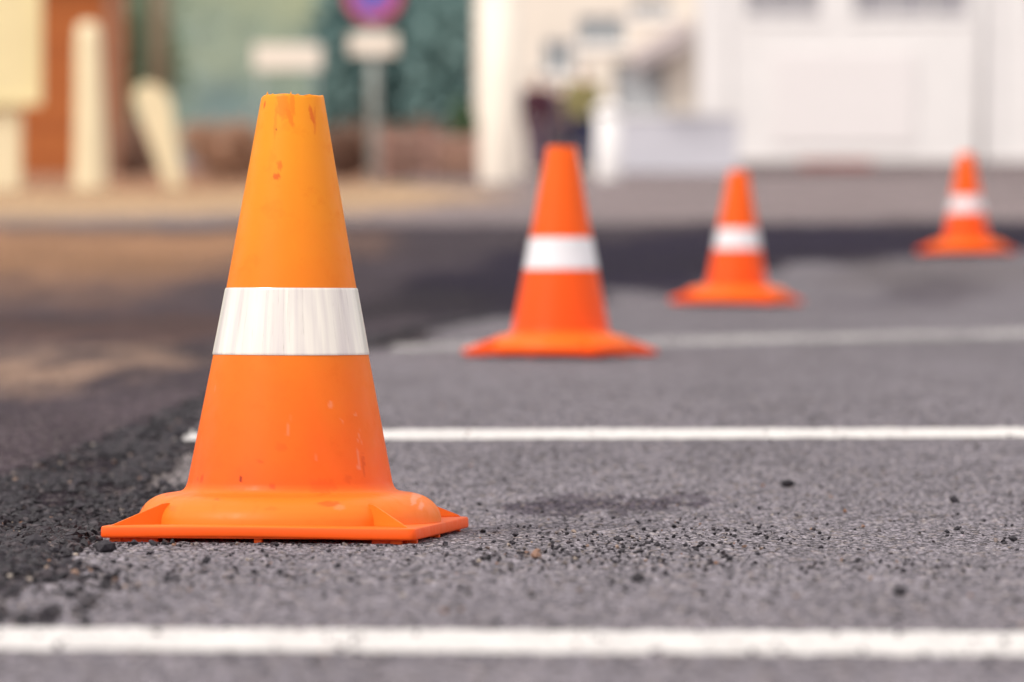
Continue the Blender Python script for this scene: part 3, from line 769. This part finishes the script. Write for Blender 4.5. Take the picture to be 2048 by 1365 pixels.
for q in zsn:
    w = .085 + .105 * min(1, q * 1.1) ; w *= math.sqrt(max(.08, 1 - max(0, (q - .82) / .185) ** 2)); cx = -.27 * q
    pv.append([bm.verts.new((cx + sx_ * w, sy_ * .09, q * hh)) for sx_, sy_ in ((-1, -1), (1, -1), (1, 1), (-1, 1))])
for a_, b_ in zip(pv[:-1], pv[1:]):
    for k in range(4): bm.faces.new((a_[k], a_[(k + 1) % 4], b_[(k + 1) % 4], b_[k]))
bm.faces.new(pv[0][::-1]); bm.faces.new(pv[-1])
bmesh.ops.bevel(bm, geom=[e for e in bm.edges if e.calc_length() > 0 and abs((e.verts[0].co - e.verts[1].co).z) > .01], offset=.02, segments=2, affect='EDGES')
me = bpy.data.meshes.new('leaning_slab'); bm.to_mesh(me); bm.free(); o = link('leaning_slab', me, M_CREAM2)
o.location = (x, d, z0); setp(o, 'pale slab leaning to the left between the bollard and the brown shrub', 'slab')
# utility pole
d = 84; z0 = float(G(d)); r = empty('utility_pole', (at(318, d), d, z0))
tube('pole', [(0, 0, -.2), (0, 0, 4), (0, 0, 8)], [.22, .19, .15], simple('weathered_pole', (.26, .22, .15), .85), r)
box('crossarm', (0, 0, 7.4), (1.8, .12, .14), M_BARK, r)
for dx in (-.8, .8): tube('insulator', [(dx, 0, 7.45), (dx, 0, 7.65)], .05, M_WHITE, r, 8)
setp(r, 'grey brown utility pole rising above the leaning slab', 'pole')
# blank white sign
d = 62; z0 = float(G(d)); zc = hz(115, d) - z0; r = empty('direction_sign', (at(575, d), d, z0))
box('panel', (0, 0, zc), (.98, .03, .37), M_WARMW, r, bev=.01)
for dx in (-.4, .4): tube('post', [(dx, .04, -.1), (dx, .04, zc + .2)], .02, M_METAL, r, 8)
setp(r, 'blank white rectangular sign on two thin posts', 'sign')
# no parking sign
d = 50; z0 = float(G(d)); zc = hz(-10, d) - z0; r = empty('parking_sign', (at(747, d), d, z0))
tube('post', [(0, .04, -.1), (0, .04, zc + .33)], .06, simple('galvanised_post', (.36, .40, .38), .5), r, 16)
M_RED = simple('sign_red', (.55, .07, .15), .4, .03); M_BLUE = simple('sign_blue', (.09, .12, .55), .4, .03)
def disc(name, r0, r1, y, th, mat, par, seg=48):
    V = []; Fc = []
    for k in range(seg):
        q = 2 * PI * k / seg; c, s = math.cos(q), math.sin(q)
        V += [(r0 * c, y, r0 * s), (r1 * c, y, r1 * s), (r1 * c, y + th, r1 * s), (r0 * c, y + th, r0 * s)]
    for k in range(seg):
        a_, b_ = 4 * k, 4 * ((k + 1) % seg)
        for j in range(4): Fc.append((a_ + j, b_ + j, b_ + (j + 1) % 4, a_ + (j + 1) % 4))
    o = mesh(name, V, Fc, mat, par); return o
dk = disc('disc', .0, .27, -.075, .02, M_BLUE, r); dk.location.z = zc
rg = disc('red_rim', .235, .335, -.085, .03, M_RED, dk)
box('slash', (0, -.09, 0), (.48, .012, .045), M_RED, dk, ry=R(45))
box('plate', (0, -.07, hz(90, d) - z0), (.56, .02, .24), M_WARMW, r, bev=.01)
setp(r, 'round blue no parking sign with red rim above a white plate', 'sign')

# cream house (left) and long white building (right)
def window(parent, cx, cz, w, h, y, glass=M_GLASS, bars=1):
    f = boxes('window', [((cx - w / 2, y - .04, cz), (.09, .12, h + .09)), ((cx + w / 2, y - .04, cz), (.09, .12, h + .09)), ((cx, y - .045, cz + h / 2), (w, .12, .09)), ((cx, y - .045, cz - h / 2), (w, .12, .09))] + [((cx - w / 2 + (k + 1) * w / (bars + 1), y - .035, cz), (.06, .08, h)) for k in range(bars)], M_WHITE, parent)
    box('pane', (cx, y + .0, cz), (w - .02, .02, h - .02), glass, f)
    box('sill', (cx, y - .105, cz - h / 2 - .08), (w + .25, .12, .06), M_WHITE, f)
def wall_with_holes(name, x0, x1, z0, z1, y0, y1, holes, mat, parent):
    """wall built of blocks round its openings: (cx, cz, w, h)"""
    xsn = sorted({x0, x1, *[c - w / 2 for c, _, w, _ in holes], *[c + w / 2 for c, _, w, _ in holes]})
    L = []
    for a_, b_ in zip(xsn[:-1], xsn[1:]):
        m_ = (a_ + b_) / 2; cuts = sorted([(cz - h / 2, cz + h / 2) for c, cz, w, h in holes if c - w / 2 < m_ < c + w / 2]); z = z0
        for lo, hi in cuts:
            if lo > z: L.append(((m_, (y0 + y1) / 2, (z + lo) / 2), (b_ - a_, y1 - y0, lo - z)))
            z = hi
        if z < z1: L.append(((m_, (y0 + y1) / 2, (z + z1) / 2), (b_ - a_, y1 - y0, z1 - z)))
    return boxes(name, L, mat, parent)
d = 80; z0 = float(G(d)); xl, xr = at(950, d), at(1395, d); hs = empty('cream_house', (xl, d, z0)); W = xr - xl
k1 = 106.25
def loc(px, py, d=80, x0=None): return (at(px, d) - (xl if x0 is None else x0), hz(py, d) - float(G(d)))
holes = []
for (pa, pb, qa, qb) in ((1085, 1150, 78, 150), (1155, 1250, 30, 92), (1260, 1345, 0, 34)):
    (a_, b_), (c_, e_) = loc(pa, qb), loc(pb, qa); holes.append(((a_ + c_) / 2, (b_ + e_) / 2, c_ - a_, e_ - b_))
(a_, b_), (c_, e_) = loc(1245, 320), loc(1315, 140)
door = ((a_ + c_) / 2, 1.05, .95, 2.1)
wall_with_holes('wall', 0, W, -.3, 6.4, 0, .3, holes + [door], M_WARMW, hs)
boxes('side_wall', [((.15, 4.3, 3.05), (.3, 8, 6.7)), ((W - .15, 4.3, 3.05), (.3, 8, 6.7)), ((W / 2, 8.15, 3.05), (W - .6, .3, 6.7))], M_WARMW, hs)
mesh('roof', [(-.4, -.5, 6.4), (W + .4, -.5, 6.4), (W + .4, 8.8, 6.4), (-.4, 8.8, 6.4), (-.4, 4.1, 8.4), (W + .4, 4.1, 8.4)], [(0, 1, 5, 4), (2, 3, 4, 5), (0, 4, 3), (1, 2, 5), (0, 3, 2, 1)], M_ROOF, hs)
for h_ in holes: window(hs, *h_, .12, M_GLASS)
dd = box('door', (door[0], .16, door[1]), (.93, .06, 2.08), simple('grey_door', (.42, .44, .46), .5), hs, bev=.01); box('handle', (door[0] - .35, .10, 1.05), (.12, .05, .03), M_METAL, dd)
# sloping awning over the door on the right of the facade
(a_, b_), (c_, e_) = loc(1262, 130), loc(1378, 66)
aw = mesh('awning', [(a_, -.9, b_), (c_, -.9, e_), (c_, -.002, e_ + .28), (a_, -.002, b_ + .28), (a_, -.9, b_ - .22), (c_, -.9, e_ - .30), (c_, -.002, e_ + .0), (a_, -.002, b_ + .0)], [(0, 1, 2, 3), (7, 6, 5, 4), (0, 4, 5, 1), (1, 5, 6, 2), (3, 7, 4, 0), (2, 6, 7, 3)], M_AWN, hs)
setp(hs, 'cream rendered house with grey blue windows and a grey awning', 'house')
# white building
d = 100; z0 = float(G(d)); xl2 = at(1370, d); wb = empty('white_building', (xl2, d, z0)); W = 16.0
l2 = lambda px, py: (at(px, d) - xl2, hz(py, d) - z0)
holes = []
for pa, pb in ((1492, 1642), (1706, 1940), (2062, 2200), (2280, 2420)):
    (a_, b_), (c_, e_) = l2(pa, 36), l2(pb, -60); holes.append(((a_ + c_) / 2, (b_ + e_) / 2, c_ - a_, e_ - b_))
wall_with_holes('wall', 0, W, -.5, 6.6, 0, .3, holes, M_WHITE, wb)
boxes('side_wall', [((.15, 5.3, 3.05), (.3, 10, 7.1)), ((W - .15, 5.3, 3.05), (.3, 10, 7.1)), ((W / 2, 10.15, 3.05), (W - .6, .3, 7.1))], M_WHITE, wb)
box('roof', (W / 2, 4.9, 6.75), (W + .8, 11.2, .3), M_ROOF, wb)
for h_ in holes: window(wb, *h_, .12, M_DGLASS, 2)
for px in (1425, 1985):
    (a_, _) = l2(px, 0); box('pilaster', (a_, -.03, 3.0), (.75 if px < 1500 else .3, .06, 7.0), M_WHITE, wb)
(a_, _) = l2(1958, 0); tube('downpipe', [(a_, -.10, -.1), (a_, -.10, 6.5)], .06, simple('pale_grey_pipe', (.70, .69, .70), .5), wb, 10)
(a_, b_), (c_, e_) = l2(1545, 290), l2(1830, 105)
box('wall_panel', ((a_ + c_) / 2, -.025, (b_ + e_) / 2), (c_ - a_, .05, e_ - b_), simple('pinkish_panel', (.84, .81, .81), .7, .02), wb, bev=.01)
box('plinth', (W / 2 + .2, -.05, -.05), (W - .4, .12, .35), simple('grey_plinth', (.45, .40, .40), .8), wb)
setp(wb, 'long white building with grey upper windows and a pinkish wall panel', 'building')
# kerb in front of the white building
x0k, x1k = at(1480, 93), at(2200, 93)
o = box('kerb', (0, 0, .04), (x1k - x0k, .3, .24), M_KERB, bev=.02); o.location = ((x0k + x1k) / 2, 93, float(G(93))); setp(o, 'grey kerb in front of the white building', 'kerb')
o = box('red_kerb', (0, 0, .07), (at(1745, 91) - at(1600, 91), .3, .26), M_REDK, bev=.02); o.location = (at(1672, 91), 91, float(G(91))); setp(o, 'short red painted kerb before the white building', 'kerb')
# low lavender-grey wall left of the building, behind the third cone
M_LAV = simple('lavender_wall', (.60, .60, .66), .8, .04, 2)
d = 82; z0 = float(G(d)); r = empty('low_wall', (at(1335, d), d - 2, z0 - .1)); box('wall', (0, 0, .52), (2.5, .25, 1.04), M_LAV, r, bev=.01); box('coping', (0, 0, 1.08), (2.6, .33, .08), M_WHITE, r, bev=.01)
setp(r, 'low pale lavender wall between the cream house and white building', 'wall')
# white pillars
def pillar(px, d, w, ytop, lab):
    z0 = float(G(d)); hh = hz(ytop, d) - z0
    r = empty('white_pillar', (at(px, d), d, z0))
    tube('shaft', [(0, 0, -.1), (0, 0, .05), (0, 0, .12), (0, 0, hh - .15)], [w * .47, w * .47, w * .5, w * .48], M_WARMW if px < 1100 else M_WHITE, r, 28)
    tube('cap', [(0, 0, hh - .15), (0, 0, hh - .08), (0, 0, hh)], [w * .56, w * .56, w * .3], M_WHITE, r, 28)
    setp(r, lab, 'pillar')
pillar(1000, 50, .50, -60, 'tall round cream pillar at the left end of the cream house')
pillar(1217, 56, .34, 205, 'short white pillar right of the two people')

# ------------------------------------------------------------------ people
def skin_obj(name, pts, edges, mat, parent, sub=2, root=0):
    bm = bmesh.new(); ly = bm.verts.layers.skin.verify(); vs = []
    for i_, p in enumerate(pts):
        v = bm.verts.new(p[:3]); r_ = p[3]; v[ly].radius = r_ if isinstance(r_, tuple) else (r_, r_); v[ly].use_root = (i_ == root); vs.append(v)
    for a_, b_ in edges: bm.edges.new((vs[a_], vs[b_]))
    me = bpy.data.meshes.new(name); bm.to_mesh(me); bm.free(); o = link(name, me, mat, parent)
    m = o.modifiers.new('skin', 'SKIN'); m.use_smooth_shade = True
    s = o.modifiers.new('sub', 'SUBSURF'); s.levels = sub; s.render_levels = sub
    return o
M_SKIN = simple('skin', (.55, .33, .24), .5, .05, 30)
def person(px, d, hgt, rz, label, top_m, leg_m, hair_m, shoe_m, stride=.16, coat=.86):
    z0 = float(G(d)); r = empty('person', (at(px, d), d, z0), rz); k = hgt / 1.75; r.scale = (k, k, k)
    P = []; E = []
    def add(x, y, z, rad, par=None):
        P.append((x, y, z, rad)); i_ = len(P) - 1
        if par is not None: E.append((par, i_))
        return i_
    pel = add(0, 0, .95, (.14, .10)); wai = add(0, 0, 1.10, (.125, .09), pel); che = add(0, -.01, 1.30, (.15, .10), wai); nb = add(0, 0, 1.45, (.07, .06), che)
    nk = add(0, -.01, 1.52, .052, nb); jaw = add(0, -.03, 1.585, (.062, .072), nk); hd = add(0, -.015, 1.65, (.075, .092), jaw); add(0, -.005, 1.715, (.055, .07), hd)
    add(0, -.118, 1.625, .012, hd)                       # nose
    for s in (-1, 1): add(s * .082, 0, 1.64, .014, hd)   # ears
    for s in (-1, 1):
        sh = add(s * .185, 0, 1.41, .058, nb if False else che); el = add(s * .235, .03, 1.13, .042, sh); wr = add(s * .235, -.06, .90, .028, el); pm = add(s * .232, -.08, .84, (.018, .036), wr)
        for f in range(4):
            fy_ = -.105 + .018 * f; b0 = add(s * .232, fy_, .80, .0095, pm); b1 = add(s * .226, fy_ - .008, .765 - (.006 if f in (1, 2) else 0), .0085, b0); add(s * .215, fy_ - .006, .74 - (.008 if f in (1, 2) else 0), .0075, b1)
        th = add(s * .222, -.118, .845, .0105, pm); add(s * .212, -.132, .815, .009, th)
        hp = add(s * .09, 0, .90, .088, pel); kn = add(s * .10, -s * stride * .4 - .02, .49, .058, hp); an = add(s * .10, -s * stride, .09, .038, kn); add(s * .11, -s * stride - .13, .04, .032, an)
    skin_obj('body', P, E, M_SKIN, r)
    # clothes follow the same skeleton
    P, E = [], []
    a_ = add(0, 0, coat, (.215, .17)); a0 = add(0, 0, .95, (.19, .14), a_); a1 = add(0, 0, 1.12, (.185, .13), a0); a2 = add(0, -.01, 1.31, (.205, .135), a1); add(0, 0, 1.455, (.085, .075), a2)
    for s in (-1, 1):
        sh = add(s * .20, 0, 1.395, .09, a2); el = add(s * .255, .03, 1.13, .078, sh); add(s * .25, -.05, .93, .06, el)
    skin_obj('jacket', P, E, top_m, r)
    P, E = [], []
    b0 = add(0, 0, .94, (.152, .112))
    for s in (-1, 1):
        hp = add(s * .095, 0, .86, .125, b0); kn = add(s * .10, -s * stride * .4 - .02, .49, .105, hp); add(s * .10, -s * stride, .09, .095, kn)
    skin_obj('trousers', P, E, leg_m, r)
    for s in (-1, 1): skin_obj('shoe', [(s * .10, -s * stride + .03, .05, (.045, .045)), (s * .105, -s * stride - .07, .045, (.045, .038)), (s * .112, -s * stride - .17, .035, (.036, .026))], [(0, 1), (1, 2)], shoe_m, r)
    skin_obj('hair', [(0, .045, 1.60, (.055, .04)), (0, .03, 1.67, (.082, .072)), (0, .0, 1.725, (.07, .075)), (0, -.05, 1.735, (.05, .03))], [(0, 1), (1, 2), (2, 3)], hair_m, r)
    for s in (-1, 1):
        e_ = bmesh.new(); bmesh.ops.create_uvsphere(e_, u_segments=8, v_segments=6, radius=.012, matrix=Matrix.Translation((s * .032, -.098, 1.648))); me = bpy.data.meshes.new('eye'); e_.to_mesh(me); e_.free(); link('eye', me, simple('eye_dark', (.05, .04, .04), .3), r)
    boxes('mouth', [((0, -.094, 1.592), (.045, .012, .008))], simple('lips', (.45, .18, .16), .5), r)
    setp(r, label, 'person', None)
    return r
M_DARKH = simple('dark_hair', (.03, .02, .018), .6); M_GREYH = simple('grey_hair', (.50, .46, .42), .6)
person(1074, 64, 1.60, R(170), 'person in a dark maroon jacket and mauve grey trousers, left one of the pair', simple('maroon_cloth', (.055, .012, .025), .9), simple('mauve_cloth', (.13, .09, .12), .9), M_GREYH, simple('dark_shoe', (.03, .03, .03), .6), coat=.62)
person(1116, 67, 1.55, R(188), 'person in grey purple coat walking between the maroon and olive jackets', simple('grey_purple_cloth', (.12, .085, .115), .9), simple('charcoal_cloth', (.04, .035, .05), .9), M_GREYH, simple('black_shoe', (.02, .02, .02), .6), coat=.60)
person(1166, 63, 1.68, R(185), 'person in an olive yellow jacket and navy trousers, the tallest walker', simple('olive_cloth', (.24, .21, .085), .9), simple('navy_cloth', (.015, .018, .06), .9), M_GREYH, simple('navy_shoe', (.02, .02, .04), .6))

# ------------------------------------------------------------------ light, sky, camera
SUN_EL, SUN_AZ = 44, -128         # azimuth measured from +Y towards +X: veiled sun behind the camera's left shoulder
w = bpy.data.worlds.new('World'); S.world = w; w.use_nodes = True; nt = w.node_tree; nt.nodes.clear()
wo = nt.nodes.new('ShaderNodeOutputWorld'); bg = nt.nodes.new('ShaderNodeBackground'); sky = nt.nodes.new('ShaderNodeTexSky')
sky.sky_type = 'NISHITA'; sky.sun_disc = False; sky.sun_elevation = R(SUN_EL); sky.sun_rotation = R(SUN_AZ); sky.dust_density = 3; sky.air_density = 1
mx = nt.nodes.new('ShaderNodeMix'); mx.data_type = 'RGBA'; mx.inputs[7].default_value = (7.6, 7.1, 6.9, 1)
tc = nt.nodes.new('ShaderNodeTexCoord'); nz = nt.nodes.new('ShaderNodeTexNoise'); nz.inputs['Scale'].default_value = 2.2; nz.inputs['Detail'].default_value = 4
mrn = nt.nodes.new('ShaderNodeMapRange'); mrn.inputs[1].default_value = .3; mrn.inputs[2].default_value = .62; mrn.inputs[3].default_value = .62; mrn.inputs[4].default_value = .97
nt.links.new(tc.outputs['Generated'], nz.inputs['Vector']); nt.links.new(nz.outputs[0], mrn.inputs[0]); nt.links.new(mrn.outputs[0], mx.inputs[0])
nt.links.new(sky.outputs[0], mx.inputs[6]); nt.links.new(mx.outputs[2], bg.inputs[0]); bg.inputs[1].default_value = .12; nt.links.new(bg.outputs[0], wo.inputs[0])
ld = bpy.data.lights.new('sun', 'SUN'); ld.energy = 1.5; ld.angle = R(14); ld.color = (1, .94, .86)
lo = bpy.data.objects.new('sun', ld); COL.objects.link(lo)
az, el = R(SUN_AZ), R(SUN_EL); dirv = Vector((math.sin(az) * math.cos(el), math.cos(az) * math.cos(el), math.sin(el)))
lo.rotation_euler = dirv.to_track_quat('Z', 'Y').to_euler(); lo.location = dirv * 50

cd = bpy.data.cameras.new('camera'); cam = bpy.data.objects.new('camera', cd); COL.objects.link(cam)
cam.location = (0, 0, H); cam.rotation_euler = (R(90), 0, 0)
cd.sensor_width = 36; cd.lens = F / 2048 * 36; cd.clip_start = .05; cd.clip_end = 2000
cd.dof.use_dof = True; cd.dof.focus_distance = 3.33; cd.dof.aperture_fstop = 6.7; cd.dof.aperture_blades = 0
S.camera = cam
S.view_settings.view_transform = 'Standard'; S.view_settings.look = 'None'; S.view_settings.exposure = .60; S.view_settings.gamma = 1
S.render.engine = 'CYCLES'
S.cycles.use_denoising = True
try: S.cycles.denoiser = 'OPENIMAGEDENOISE'; S.cycles.denoising_prefilter = 'ACCURATE'
except Exception: pass
S.cycles.max_bounces = 6; S.cycles.diffuse_bounces = 3; S.cycles.glossy_bounces = 2; S.cycles.transparent_max_bounces = 6; S.cycles.transmission_bounces = 3
S.cycles.sample_clamp_indirect = 4
